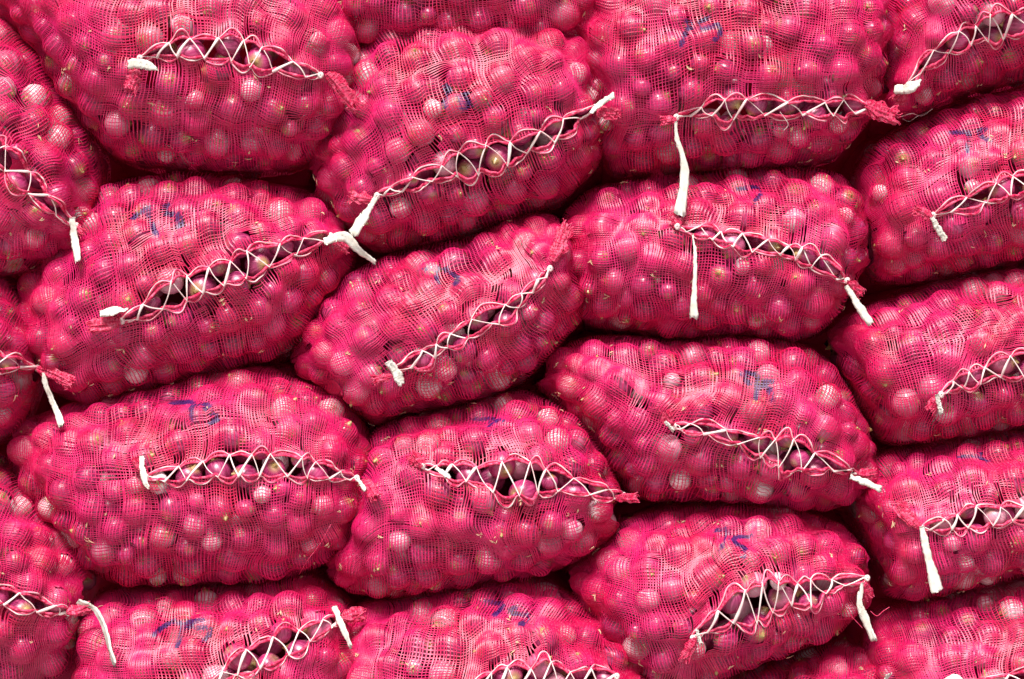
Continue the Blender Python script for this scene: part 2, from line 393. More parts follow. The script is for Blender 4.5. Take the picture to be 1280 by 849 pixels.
      ink=([[(192,794),(204,784),(216,777),(226,780),(224,797),(222,808)],[(254,775),(240,777),(232,780),(240,784),(258,785),(264,791),(254,802)]],1.0),
      tape=[[(418,758,7),(426,780,8),(438,808,8)]], tuft=[((428,772),(456,768),14)],
      label="bottom row onion sack with lacing rising to a short tape, beside lower left sack", ref="bottom row sack with lacing rising right"),
 dict(out=[(415,830),(428,780),(450,755),(500,746),(559,735),(626,725),(667,724),(704,737),(734,757),(766,780),(800,808),(810,840),(800,890),(760,930),(650,960),(530,960),(440,930),(415,880)],
      seam=[(575,882,4),(602,852,13),(640,846,22),(690,850,24),(730,848,15),(768,846,5)], n=7, dy=.01, tilt=-4,
      ink=([[(605,754),(617,754),(628,756),(625,763),(618,769)],[(644,758),(637,762),(641,767),(651,767),(659,770),(658,776),(649,781)]],1.0),
      tape=[], tuft=[((578,880),(560,890),10)],
      label="bottom row onion sack in the middle, its laced mouth cut by the lower frame edge", ref="middle sack of the bottom row"),
 dict(out=[(705,725),(735,690),(775,655),(820,638),(870,632),(930,629),(984,631),(1025,645),(1058,661),(1082,690),(1095,718),(1085,750),(1052,789),(1008,809),(961,826),(905,848),(850,862),(800,850),(750,800),(720,765)],
      seam=[(865,800,3),(890,780,11),(925,762,21),(965,748,25),(1005,742,22),(1040,732,13),(1078,722,3)], n=8, dy=.03, tilt=8,
      ink=([[(894,664),(907,661),(909,665),(905,676),(900,690)],[(940,671),(929,671),(920,672),(919,679),(925,682),(931,687),(929,697)]],.85),
      string=[([(1088,764),(1096,770),(1104,764),(1112,759)],'p'),([(1062,768),(1078,785)],'p')], tape=[[(1078,728,4),(1075,755,8),(1082,775,10),(1092,800,10)],[(871,787,4),(876,805,5)]], tuft=[((868,798),(854,826),11),((1072,728),(1086,748),12)],
      label="onion sack with a dark gaping laced mouth and a short tape below its right knot", ref="sack with the dark gaping mouth"),
 dict(out=[(1078,820),(1090,785),(1115,763),(1139,753),(1186,743),(1280,727),(1380,715),(1460,750),(1480,830),(1430,900),(1330,935),(1200,950),(1110,920),(1080,870)],
      seam=[(1180,868,3),(1220,858,10),(1260,850,14),(1310,845,14),(1380,835,4)], n=6, dy=.06, tilt=6,
      tape=[[(1176,855,5),(1192,847,8),(1208,852,4)]], tuft=[],
      label="onion sack in the lower right corner showing mostly its unmarked top", ref="lower right corner sack"),
 dict(out=[(870,890),(925,845),(991,822),(1038,806),(1068,808),(1098,826),(1120,870),(1115,930),(1080,980),(980,1010),(900,990),(868,940)],
      seam=[(925,925,4),(970,915,12),(1015,905,12),(1090,890,4)], n=5, dy=.065, tilt=8,
      tape=[[(1103,858,6),(1112,843,9)]], tuft=[],
      label="narrow top of an onion sack peeking out at the bottom frame edge", ref="sack peeking out at the bottom edge"),
 dict(out=[(395,-40),(420,-110),(520,-140),(640,-140),(720,-100),(760,-30),(755,40),(700,75),(570,85),(470,80),(415,50),(395,10)],
      seam=[(470,-60,4),(530,-58,12),(600,-55,12),(670,-60,4)], n=6, dy=.01, tilt=0, tape=[], tuft=[],
      label="shaded onion sack whose underside just shows at the top frame edge", ref="shaded sack at the top edge"),
]

CF = 0.135          # how far a sack's face bulges forward
YB = 0.06           # net with onions behind the widest section
YEND = 0.50         # back of the sacks
NU = 150

class Sack:
    def __init__(s, i, d):
        s.i, s.d = i, d
        s.yc = CF + d['dy']
        s.r = np.random.default_rng(100 + i)
        a = math.radians(d['tilt']); s.ca, s.sa = math.cos(a), math.sin(a)
        P = np.array([from_px(x, y, s.yc)[[0, 2]] for x, y in d['out']])
        s.ctr = 0.5 * (P.min(0) + P.max(0))
        L = s.loc(P)
        n = len(L); e = np.vstack([L[-2:], L, L[:3]])
        u = np.arange(0, n, 0.04); k = u.astype(int); t = (u - k)[:, None]
        p0, p1, p2, p3 = e[k + 1], e[k + 2], e[k + 3], e[(k + 4) % len(e)]
        Q = 0.5 * (2 * p1 + (p2 - p0) * t + (2 * p0 - 5 * p1 + 4 * p2 - p3) * t**2 + (3 * p1 - p0 - 3 * p2 + p3) * t**3)
        iL, iR = Q[:, 0].argmin(), Q[:, 0].argmax()
        m = len(Q)
        c1 = Q[[(iL + q) % m for q in range((iR - iL) % m + 1)]]
        c2 = Q[[(iR + q) % m for q in range((iL - iR) % m + 1)]][::-1]
        top, bot = (c1, c2) if c1[:, 1].mean() > c2[:, 1].mean() else (c2, c1)
        xs = np.maximum.accumulate(top[:, 0]) + np.arange(len(top)) * 1e-9
        xb = np.maximum.accumulate(bot[:, 0]) + np.arange(len(bot)) * 1e-9
        xa, xz = Q[iL, 0], Q[iR, 0]
        tt = np.linspace(0.012, 0.988, NU)
        s.X = xa + (xz - xa) * (0.45 * tt + 0.55 * (0.5 - 0.5 * np.cos(np.pi * tt)))
        T, B = np.interp(s.X, xs, top[:, 1]), np.interp(s.X, xb, bot[:, 1])
        s.zc, s.h = 0.5 * (T + B), np.maximum(0.5 * (T - B) + 0.0025, 0.004)
        s.c = CF * (s.h / s.h.max()) ** 0.75
        s.poly = np.array(d['out'], float)
        s.make_grid()

    def loc(s, P):      # world x,z -> sack frame
        q = P - s.ctr
        return np.stack([q[..., 0] * s.ca + q[..., 1] * s.sa, -q[..., 0] * s.sa + q[..., 1] * s.ca], -1)
    def wld(s, x, y, z):
        return np.stack([s.ctr[0] + x * s.ca - z * s.sa, y, s.ctr[1] + x * s.sa + z * s.ca], -1)

    def face_y(s, px, py):
        """depth of the smooth face under a picture point (inf outside the outline)"""
        px, py = np.asarray(px, float), np.asarray(py, float)
        y = np.full(px.shape, s.yc - CF * 0.7); ok = np.ones(px.shape, bool)
        for _ in range(4):
            k = (D + y) / D * 0.001
            l = s.loc(np.stack([(px - 640) * k, -(py - 424.5) * k], -1))
            zc, h, c = (np.interp(l[..., 0], s.X, q) for q in (s.zc, s.h, s.c))
            v = 1 - ((l[..., 1] - zc) / h) ** 2
            ok = (l[..., 0] > s.X[0]) & (l[..., 0] < s.X[-1]) & (v > 0)
            y = s.yc - c * np.sqrt(np.clip(v, 0, 1))
        return np.where(ok, y, np.inf), l

    def make_grid(s):
        d = s.d
        sm = np.array(d['seam'], float)
        _, l = s.face_y(sm[:, 0], sm[:, 1])
        o = l[:, 0].argsort(); l = l[o]; gap = sm[o, 2] * 0.001
        s.sx0, s.sx1 = l[0, 0], l[-1, 0]
        X = s.X
        zs = np.interp(X, l[:, 0], l[:, 1])
        # smooth the seam line
        k = np.hanning(13); k /= k.sum()
        zs = np.convolve(np.pad(zs, 6, mode='edge'), k, 'valid')
        gp = np.convolve(np.pad(np.interp(X, l[:, 0], gap, left=0, right=0), 6), k, 'valid')
        ins = (X >= s.sx0) & (X <= s.sx1)
        # outside the seam keep the angle of its ends
        ph = np.arcsin(np.clip((zs - s.zc) / s.h, -.9, .9))
        iA, iB = np.flatnonzero(ins)[[0, -1]]
        ph[:iA] = ph[iA]; ph[iB + 1:] = ph[iB]
        s.iA, s.iB = iA, iB
        zs = s.zc + s.h * np.sin(ph)
        t = np.clip((X - s.sx0) / (s.sx1 - s.sx0), 0, 1)
        # uneven stitches
        wob = np.cumsum(s.r.uniform(.55, 1.5, d['n'])); knots = np.concatenate([[0], wob / wob[-1]])
        s.psi = np.interp(t, knots, np.arange(d['n'] + 1))
        fade = np.where(ins, np.clip(np.minimum(t, 1 - t) * 8, 0, 1), 0)
        au = np.abs(np.sin(np.pi * s.psi)) ** 0.75
        al = np.abs(np.sin(np.pi * (s.psi + .5))) ** 0.75
        amp = s.r.uniform(.45, 1.5, d['n'] + 2)
        au *= amp[np.clip(s.psi.astype(int), 0, d['n'])]; al *= amp[::-1][np.clip((s.psi + .5).astype(int), 0, d['n'])]
        gp = gp * np.interp(s.psi, np.arange(d['n'] + 1), s.r.uniform(.55, 1.35, d['n'] + 1))
        gu = np.where(ins, gp * (0.58 + 0.30 * au), 0)
        gl = np.where(ins, gp * (0.58 + 0.30 * al), 0)
        s.aa = (au, al)
        s.arch = (au * fade * (.0035 + .22 * gp), al * fade * (.0035 + .22 * gp))
        pu = np.arcsin(np.clip((zs + gu - s.zc) / s.h, -.97, .97))
        pl = np.arcsin(np.clip((zs - gl - s.zc) / s.h, -.97, .97))
        s.pu, s.pl, s.ph = pu, pl, ph
        s.sheets = []
        for sgn, p0 in ((1, pu), (-1, pl)):
            cols = []; Ls = []
            for j in range(NU):
                f = np.linspace(p0[j], sgn * np.pi / 2, 120)
                yy = -s.c[j] * np.cos(f); zz = s.h[j] * np.sin(f)
                bk = np.linspace(0, YB, 30)[1:]
                yy = np.concatenate([yy, bk]); zz = np.concatenate([zz, sgn * s.h[j] * (1 + 0.05 * (bk / YB) ** 2)])
                L = np.concatenate([[0], np.cumsum(np.hypot(np.diff(yy), np.diff(zz)))])
                cols.append((yy, zz, L)); Ls.append(L[-1])
            NR = int(np.clip(max(Ls) / 0.0040, 30, 110))
            G = np.zeros((NR, NU, 3))
            for j, (yy, zz, L) in enumerate(cols):
                q = np.linspace(0, L[-1], NR)
                G[:, j] = s.wld(np.full(NR, X[j]), s.yc + np.interp(q, L, yy), s.zc[j] + np.interp(q, L, zz))
            du = np.gradient(G, axis=1); dv = np.gradient(G, axis=0)
            Nn = np.cross(du, dv); Nn /= np.linalg.norm(Nn, axis=-1, keepdims=True) + 1e-12
            if (Nn[:, :, 1].mean() > 0): Nn = -Nn
            s.sheets.append(dict(G=G, N=Nn, L=np.array(Ls), sgn=sgn, NR=NR))
        # the open mouth (points only, for onions that show in it)
        NG = 7; G = np.zeros((NG, NU, 3))
        for q in range(NG):
            f = pl + (pu - pl) * q / (NG - 1)
            G[q] = s.wld(X, s.yc - s.c * np.cos(f), s.zc + s.h * np.sin(f))
        nrm = np.tile(0.5 * (s.sheets[0]['N'][0] + s.sheets[1]['N'][0]), (NG, 1, 1))
        s.mouth = dict(G=G, N=nrm / np.linalg.norm(nrm, axis=-1, keepdims=True))

    # ---- onions against the net, packed by dart throwing
    def pack(s):
        r = s.r
        pts, nor, wt, kind = [], [], [], []
        for q, sh in enumerate(s.sheets + [s.mouth]):
            G = sh['G']
            A = np.linalg.norm(np.cross(np.gradient(G, axis=1), np.gradient(G, axis=0)), axis=-1)
            pts.append(G.reshape(-1, 3)); nor.append(sh['N'].reshape(-1, 3)); wt.append(A.ravel() * (2.6 if q == 2 else 1)); kind.append(np.full(A.size, q))
        pts, nor, wt, kind = (np.concatenate(x) for x in (pts, nor, wt, kind))
        wt = wt / wt.sum()
        Cn = np.zeros((0, 3)); Rn = np.zeros(0); meta = []
        for layer, tries, lo, hi in ((0, 900, .0174, .0212), (0, 1900, .0152, .0182), (0, 1900, .0118, .0148), (1, 900, .0170, .0205)):
            idx = r.choice(len(pts), tries, p=wt)
            for k in idx:
                R = r.uniform(lo, hi)
                dep = R * 0.80 + r.uniform(0, .0035) if layer == 0 else R + r.uniform(.034, .044)
                if layer == 0: dep += .0062 * float(np.clip((nor[k][1] + .42) / .42, 0, 1))      # pressed flat where sacks bear on each other
                if kind[k] == 2: dep += r.uniform(.001, .012)
                c = pts[k] - nor[k] * dep
                if len(Cn) and (np.linalg.norm(Cn - c, axis=1) < (Rn + R) * 0.93).any(): continue
                Cn = np.vstack([Cn, c]); Rn = np.append(Rn, R)
                meta.append((layer, kind[k], nor[k]))
        s.oc, s.orad, s.ometa = Cn, Rn, meta

    # ---- the net drawn tight over them
    def drape(s):
        Cn, Rn = s.oc, s.orad
        outer = [k for k, m in enumerate(s.ometa) if m[0] == 0]
        for sh in s.sheets:
            G, Nn = sh['G'], sh['N']
            H = np.full(G.shape[:2], -0.05)
            for k in outer:
                dlt = G - Cn[k]
                b = (dlt * Nn).sum(-1); dd = (dlt * dlt).sum(-1)
                R = Rn[k] + 0.0012
                disc = b * b - dd + R * R
                t = np.where(disc > 0, -b + np.sqrt(np.maximum(disc, 0)), -1)
                H = np.where((disc > 0) & (b > -0.045), np.maximum(H, t), H)
            sh['obs'] = np.clip(H, -0.05, 0.013)
            side = np.clip((Nn[..., 1] + .42) / .42, 0, 1)
            sh['tgt'] = -0.0150 * (1 - side) - 0.0010 * side
            sh['H'] = np.maximum(sh['obs'], -0.006)
        closed = np.ones(NU, bool); closed[s.iA:s.iB + 1] = False
        for it in range(70):
            for sh in s.sheets:
                H = sh['H']; P = np.pad(H, 1, mode='edge')
                av = 0.25 * (P[:-2, 1:-1] + P[2:, 1:-1] + P[1:-1, :-2] + P[1:-1, 2:])
                sh['H'] = np.maximum(sh['obs'], 0.962 * av + 0.038 * sh['tgt'])
            m = np.maximum(s.sheets[0]['H'][0], s.sheets[1]['H'][0])
            for sh in s.sheets:
                sh['H'][0, closed] = m[closed]
        for sh in s.sheets:
            H = sh['H']; NR = sh['NR']
            # gathered folds running away from the laced edge and towards the knots
            dist = np.linspace(0, 1, NR)[:, None] * sh['L'][None]
            ph = noise2((NR, NU), (2, 14), s.r) * 2.2
            fold = np.cos(2 * np.pi * (s.X / 0.0135)[None] + ph * 2) * np.exp(-dist / 0.020)
            act = np.convolve(np.pad((~closed).astype(float), 5), np.ones(11) / 11, 'valid')[None]
            H = H + act * 0.0022 * fold * (0.4 + 0.6 * np.abs(noise2((NR, NU), (1, 9), s.r)))
            # edge curls out a little at the mouth
            H = H + act * 0.0030 * np.exp(-dist / 0.007)
            H = H - act * 0.0035 * np.exp(-dist / 0.014) * (1 - np.clip(s.aa[0 if sh['sgn'] > 0 else 1], 0, 1))[None]     # stitches bite in
            H = H + 0.0008 * noise2((NR, NU), (NR / 4, NU / 5), s.r)
            sh['P'] = sh['G'] + sh['N'] * H[..., None]

    def ink_field(s, P):
        out = np.zeros(P.shape[:-1])
        if 'ink' not in s.d: return out
        strokes, wdt = s.d['ink']
        q = to_px(P)
        best = np.full(P.shape[:-1], 1e9)
        for st in strokes:
            st = smooth_path(np.array(st, float), len(st) * 5)
            for a, b in zip(st[:-1], st[1:]):
                ab = b - a; t = np.clip(((q - a) @ ab) / (ab @ ab + 1e-9), 0, 1)
                best = np.minimum(best, np.linalg.norm(q - a - t[..., None] * ab, axis=-1))
        return np.clip(1 - best / (5.6 * wdt), 0, 1) * min(1.0, 0.72 + 0.28 * wdt)

    # ---- the net itself: flat plastic threads, woven
    def net(s, parent, org):
        mb = MB()
        PITCH = 0.0034
        for sh in s.sheets:
            P, Nn, NR = sh['P'], sh['N'], sh['NR']
            Lm = sh['L'].max(); Wm = (s.X[-1] - s.X[0]) * 1.12
            nv, nu = int(Lm / PITCH), int(Wm / PITCH)
            # warp of the weave: threads drift, bunch up and open
            wu = (noise2((nv, nu), (Lm / .045, Wm / .050), s.r) * 1.35 + noise2((nv, nu), (Lm / .016, Wm / .016), s.r) * 0.16)
            wv = (noise2((nv, nu), (Lm / .050, Wm / .045), s.r) * 1.35 + noise2((nv, nu), (Lm / .016, Wm / .016), s.r) * 0.16)
            cu = noise2((nv, nu), (Lm / .13, Wm / .13), s.r) * 3.4 * np.clip(np.arange(nv) / 14, .15, 1)[:, None]
            cv = noise2((nv, nu), (Lm / .13, Wm / .13), s.r) * 3.4 * np.clip(np.arange(nv) / 22, 0, 1)[:, None]
            ju = s.r.normal(0, .11, nu)[None]; jv = s.r.normal(0, .11, nv)[:, None]
            vi, ui = np.meshgrid(np.arange(nv), np.arange(nu), indexing='ij')
            edge = np.clip(vi / 4, 0, 1)
            fu = np.clip((ui + wu + cu + ju) / (nu - 1), 0, 1) * (NU - 1)
            fv = np.clip((vi + (wv + jv) * edge + cv) / (nv - 1), 0, 1) * (NR - 1)
            # slits that open under each stitch
            slit = np.zeros((nv, nu))
            psi = np.interp(fu, np.arange(NU), s.psi)
            inside = (fu > s.iA) & (fu < s.iB)
            off = 0.0 if sh['sgn'] > 0 else 0.5
            dk = np.abs((psi + off) - np.round(psi + off))
            dmm = fv / (NR - 1) * np.interp(fu, np.arange(NU), sh['L'])
            sr = s.r.uniform(0, 1, s.d['n'] + 2)
            lens = 0.010 + 0.030 * sr[np.clip(np.round(psi + off).astype(int), 0, s.d['n'] + 1)]
            slit = inside & (dk < 0.11) & (dmm > .004) & (dmm < lens) & (lens > 0.018)
            # random runs and holes
            hole = noise2((nv, nu), (Lm / .022, Wm / .022), s.r) * 0.6 + noise2((nv, nu), (Lm / .05, Wm / .05), s.r) * 0.5
            pos = bil(P, fv, fu); nn = bil(Nn, fv, fu)
            nn /= np.linalg.norm(nn, axis=-1, keepdims=True) + 1e-12
            ink = s.ink_field(pos) * np.clip(1.0 + .5 * noise2((nv, nu), (Lm / .008, Wm / .008), s.r), .82, 1)
            widths = [0.00078 * (1 + 0.40 * noise2((nv, nu), (Lm / .032, Wm / .032), s.r)) for _ in (0, 1)]
            weave(mb, pos, nn, widths, (hole[:-1] > 0.95, slit[:, :-1] | slit[:, 1:] | (hole[:, :-1] < -0.92)), ink, 2)
        # closed back of the sack
        rows = []
        for sh, rev in ((s.sheets[0], False), (s.sheets[1], True)):
            e = sh['P'][-1][::5]
            r_ = []
            for yy, k in ((None, 1), (0.24, 1.18), (0.38, 1.16), (YEND - .03, .90), (YEND, .60)):
                q = e.copy()
                if yy is not None:
                    mid = 0.5 * (s.sheets[0]['P'][-1][::5] + s.sheets[1]['P'][-1][::5])
                    cc = mid.mean(0)
                    q = cc + (e - cc) * np.array([k, 1, k]); q[:, 1] = s.yc + yy
                r_.append(q)
            rows += r_[::-1] if rev else r_
        V = np.array(rows); n0, n1 = V.shape[:2]
        idx = np.arange(n0 * n1).reshape(n0, n1)
        F = np.stack([idx[:-1, :-1], idx[:-1, 1:], idx[1:, 1:], idx[1:, :-1]], -1).reshape(-1, 4)
        mb.add(V.reshape(-1, 3), F)
        return mb.build("net", M_NET, parent, org, ink=True)

    def push_out(s, p, clear):
        """keep string points outside the onions of this sack"""
        for k in range(len(s.oc)):
            dlt = p - s.oc[k]; dd = np.linalg.norm(dlt, axis=-1, keepdims=True)
            R = s.orad[k] + clear
            p = np.where((dd < R), s.oc[k] + dlt / (dd + 1e-9) * R, p)
        return p

    def lacing(s, parent, org):
        r = s.r
        cols = np.linspace(s.iA, s.iB, 220)
        psi = np.interp(cols, np.arange(NU), s.psi)
        edges = []
        for sh in s.sheets:
            p = bil(sh['P'], np.zeros_like(cols), cols); nn = bil(sh['N'], np.zeros_like(cols), cols)
            dist = np.interp(cols, np.arange(NU), s.arch[0 if sh['sgn'] > 0 else 1])
            rowf = dist / np.interp(cols, np.arange(NU), sh['L']) * (sh['NR'] - 1)
            pa = bil(sh['P'], rowf, cols); na = bil(sh['N'], rowf, cols)
            kk = np.hanning(9); kk /= kk.sum()
            pa = np.stack([np.convolve(np.pad(pa[:, q], 4, mode='edge'), kk, 'valid') for q in range(3)], -1)
            edges.append((pa, na))
            mb = MB(); tube(mb, p + nn * .0008, 0.0017 * (1 + .25 * np.sin(np.linspace(0, 60, 220) + r.uniform(0, 6))), 7)
            mb.build("hem", M_HEM, parent, org)
        # white string spiralling along both hems
        mb = MB(); piping = MB(); arcs = MB()
        for q, (p, nn) in enumerate(edges):
            tube(piping, p + nn * .0006, .0016, 6)
            L = np.concatenate([[0], np.cumsum(np.linalg.norm(np.diff(p, axis=0), axis=1))])
            tang = np.gradient(p, axis=0); tang /= np.linalg.norm(tang, axis=1, keepdims=True) + 1e-9
            bn = np.cross(tang, nn) 
            bn *= np.sign((bn * np.array([0, 0, 1.0])).sum(1).mean() + 1e-9) * (1 if q == 0 else -1)
            an = 1.15 * np.sin(L / 0.021 * np.pi + r.uniform(0, 6)) + 0.75
            an2 = an + 0.25 * np.sin(L / .006)
            pp = p + nn * .0011 + 0.0010 * (np.cos(an2)[:, None] * nn + np.sin(an2)[:, None] * bn)
            tube(arcs, pp, 0.00080 + 0.00022 * np.sin(L / .011 + q), 6)
        piping.build('hem_piping', M_HEM, parent, org)
        arcs.build('hem_string', M_ARCH, parent, org)
        up, lp = edges[0], edges[1]
        n = s.d['n']
        def at(e, ps):
            k = np.interp(ps, psi, np.arange(220)); i = int(min(k, 218)); f = k - i
            return e[0][i] * (1 - f) + e[0][i + 1] * f + (e[1][i]) * .0035
        path, rad = [], []
        tt = np.linspace(0, 1, 11)[:-1]
        for k in range(n):
            U, Lw, U2 = at(up, min(k, n - .02)), at(lp, k + .5 + r.uniform(-.12, .12)), at(up, min(k + 1, n - .02))
            bow = r.uniform(-.003, .003, 2)
            seg = U + (Lw - U) * tt[:, None] + np.sin(tt * np.pi)[:, None] * np.array([bow[0], -.001, bow[0] * .5])
            path.append(s.push_out(seg, .0014)); rad.append(np.full(10, .00075 * r.uniform(.7, 1.3)))
            seg = Lw + (U2 - Lw) * tt[:, None] + np.sin(tt * np.pi)[:, None] * np.array([bow[1], -.003, bow[1] * .5]) + np.array([0, -.001, 0])
            path.append(s.push_out(seg, .0022)); rad.append(.00118 * r.uniform(.55, 1.6) * (1 + .25 * np.sin(tt * 5 + r.uniform(0, 6))))
        tube(mb, np.concatenate(path), np.concatenate(rad), 6, squash=.65)
        cord = mb.build("lacing_string", M_CORD, parent, org)
        # knots at both ends
        for e in (0, -1):
            c = 0.5 * (up[0][e] + lp[0][e]) + up[1][e] * .004
            a = np.linspace(0, 4.6 * np.pi, 46)
            R = 0.0023 * (1 + .35 * np.sin(a * .7 + e))
            p = c + np.stack([R * np.cos(a) * .8, -.0025 + R * .5 * np.sin(a * .6), R * np.sin(a)], -1)
            mb = MB(); tube(mb, p, .0016, 6)
            mb.build("knot", M_CORD, parent, org)

def front_y(px, py, skip=None):
    best = np.inf
    for q in sacks:
        y, _ = q.face_y(np.array([px]), np.array([py]))
        best = min(best, float(y[0]))
    return best if np.isfinite(best) else 0.1

def tape_mesh(s, spec, parent, org):
    sp = np.array(spec, float)
    y = np.array([front_y(a, b) for a, b, _ in sp]) - .016
    for k in range(1, len(y)):                     # hangs free across the crevices
        y[k] = min(y[k], y[k - 1] + .004)
    pts = np.array([from_px(a, b, yy) for (a, b, _), yy in zip(sp, y)])
    n = 28
    P = smooth_path(pts, n); W = np.interp(np.linspace(0, 1, n), np.linspace(0, 1, len(sp)), sp[:, 2]) * 0.0005
    W *= 1 + .12 * np.sin(np.linspace(0, 9, n) + s.r.uniform(0, 6))
    t = np.gradient(P, axis=0); t /= np.linalg.norm(t, axis=1, keepdims=True)
    side = np.cross(t, np.array([0, 1.0, 0])); side /= np.linalg.norm(side, axis=1, keepdims=True) + 1e-9
    dep = np.cross(side, t)
    tw = s.r.uniform(-.5, .5) + s.r.uniform(-.9, .9) * np.linspace(0, 1, n)
    sd1 = np.cos(tw)[:, None] * side + np.sin(tw)[:, None] * dep
    dp1 = -np.sin(tw)[:, None] * side + np.cos(tw)[:, None] * dep
    fold = s.r.uniform(.15, .45)
    prof = [(-1, .12), (-.45, -fold), (.15, .25 * fold), (.6, -.6 * fold), (1, .1)]
    ring = [P + sd1 * (a * W)[:, None] + dp1 * (b * W)[:, None] for a, b in prof]
    ring += [P + sd1 * (a * W * .97)[:, None] + dp1 * (b * W)[:, None] + dp1 * .0007 for a, b in prof[::-1]]
    V = np.stack(ring, 1); m = V.shape[1]
    V += s.r.normal(0, .00035, V.shape) + side[:, None] * (noise2((n, m), (7, 2), s.r) * .0007)[..., None]
    # ragged cut end
    V[-1] += t[-1] * s.r.uniform(-.002, .003, (m, 1))
    idx = np.arange(n * m).reshape(n, m); nx = np.roll(idx, -1, 1)
    F = np.stack([idx[:-1], nx[:-1], nx[1:], idx[1:]], -1).reshape(-1, 4)
    mb = MB(); mb.add(V.reshape(-1, 3), F)
    h = m // 2
    for row in (0, n - 1):
        mb.f.append(np.stack([idx[row, :h - 1], idx[row, 1:h], idx[row, m - 2:h - 1:-1], idx[row, m - 1:h:-1]], -1))
    o = mb.build("tie_tape", M_TAPE, parent, org)
    return o

def tuft_mesh(s, spec, parent, org):
    (ax, ay), (bx, by), R = spec
    R *= .00078; bx, by = ax + (bx - ax) * .85, ay + (by - ay) * .85
    ya = front_y(ax, ay) - .006
    yb = min(front_y(bx, by) - .012, ya + .012)
    A, B = from_px(ax, ay, ya), from_px(bx, by, yb)
    n, m = 12, 40
    t = np.linspace(0, 1, n)
    r = s.r
    axis = B - A; ln = np.linalg.norm(axis); axis /= ln
    side = np.cross(axis, np.array([0, 1.0, 0])); side /= np.linalg.norm(side) + 1e-9
    dep = np.cross(side, axis)
    an = np.linspace(0, 2 * np.pi, m, endpoint=False)
    lob = r.integers(6, 10)
    rad = R * (0.28 + 0.55 * t ** .7 + .17 * np.sin(t * 5))
    ph = r.uniform(0, 6)
    rip = 1 + (.30 * np.sin(lob * an + ph)[None] + .16 * np.sin((2 * lob + 1) * an + ph)[None]) * (.4 + .6 * t[:, None])
    bend = np.sin(t * np.pi * .9) * r.uniform(-.25, .25) * R
    Pc = A + t[:, None] * axis * ln + bend[:, None] * side
    rr = rad[:, None] * rip
    V = Pc[:, None] + rr[..., None] * (np.cos(an)[None, :, None] * side + .45 * np.sin(an)[None, :, None] * dep)
    cr = noise2((n, m), (5, 9), r); cr[:, -6:] = cr[:, -6:] * np.linspace(1, 0, 6) + cr[:, :1] * np.linspace(0, 1, 6)
    cr2 = noise2((n, m), (9, 22), r)
    V += (V - Pc[:, None]) * (.30 * cr + .06 * cr2)[..., None] + axis * (.30 * R * noise2((n, m), (4, 8), r) * t[:, None])[..., None]
    V[-1] += axis * (r.uniform(-.25, .3, m) * R)[:, None]
    mb = MB()
    for k in (1.0, .74, .48):                       # layers of gathered net
        W = Pc[:, None] + (V - Pc[:, None]) * k
        W = W + (r.normal(0, .0002, W.shape))
        W = np.concatenate([W, W[:, :1]], 1)
        nn = np.cross(np.gradient(W, axis=1), np.gradient(W, axis=0)); nn /= np.linalg.norm(nn, axis=-1, keepdims=True) + 1e-9
        weave(mb, W, nn, [np.full(W.shape[:2], .0010)] * 2)
    # loose thread ends fraying from the bundle
    o = mb.build("net_tuft", M_HEM, parent, org)
    fr = MB()
    for k in range(9):
        a = r.uniform(0, 2 * np.pi); c = Pc[-1] + R * .7 * (np.cos(a) * side + .5 * np.sin(a) * dep)
        e = c + axis * r.uniform(.3, .9) * R + side * r.uniform(-.5, .5) * R - dep * 0
        mid = .5 * (c + e) + side * r.uniform(-.25, .25) * R + dep * r.uniform(-.2, .2) * R
        tube(fr, smooth_path([c - axis * R * .6, mid, e], 7), .0006, 4)
    fr.build("frayed_thread", M_HEM, o, (0, 0, 0) if False else org)
    return o

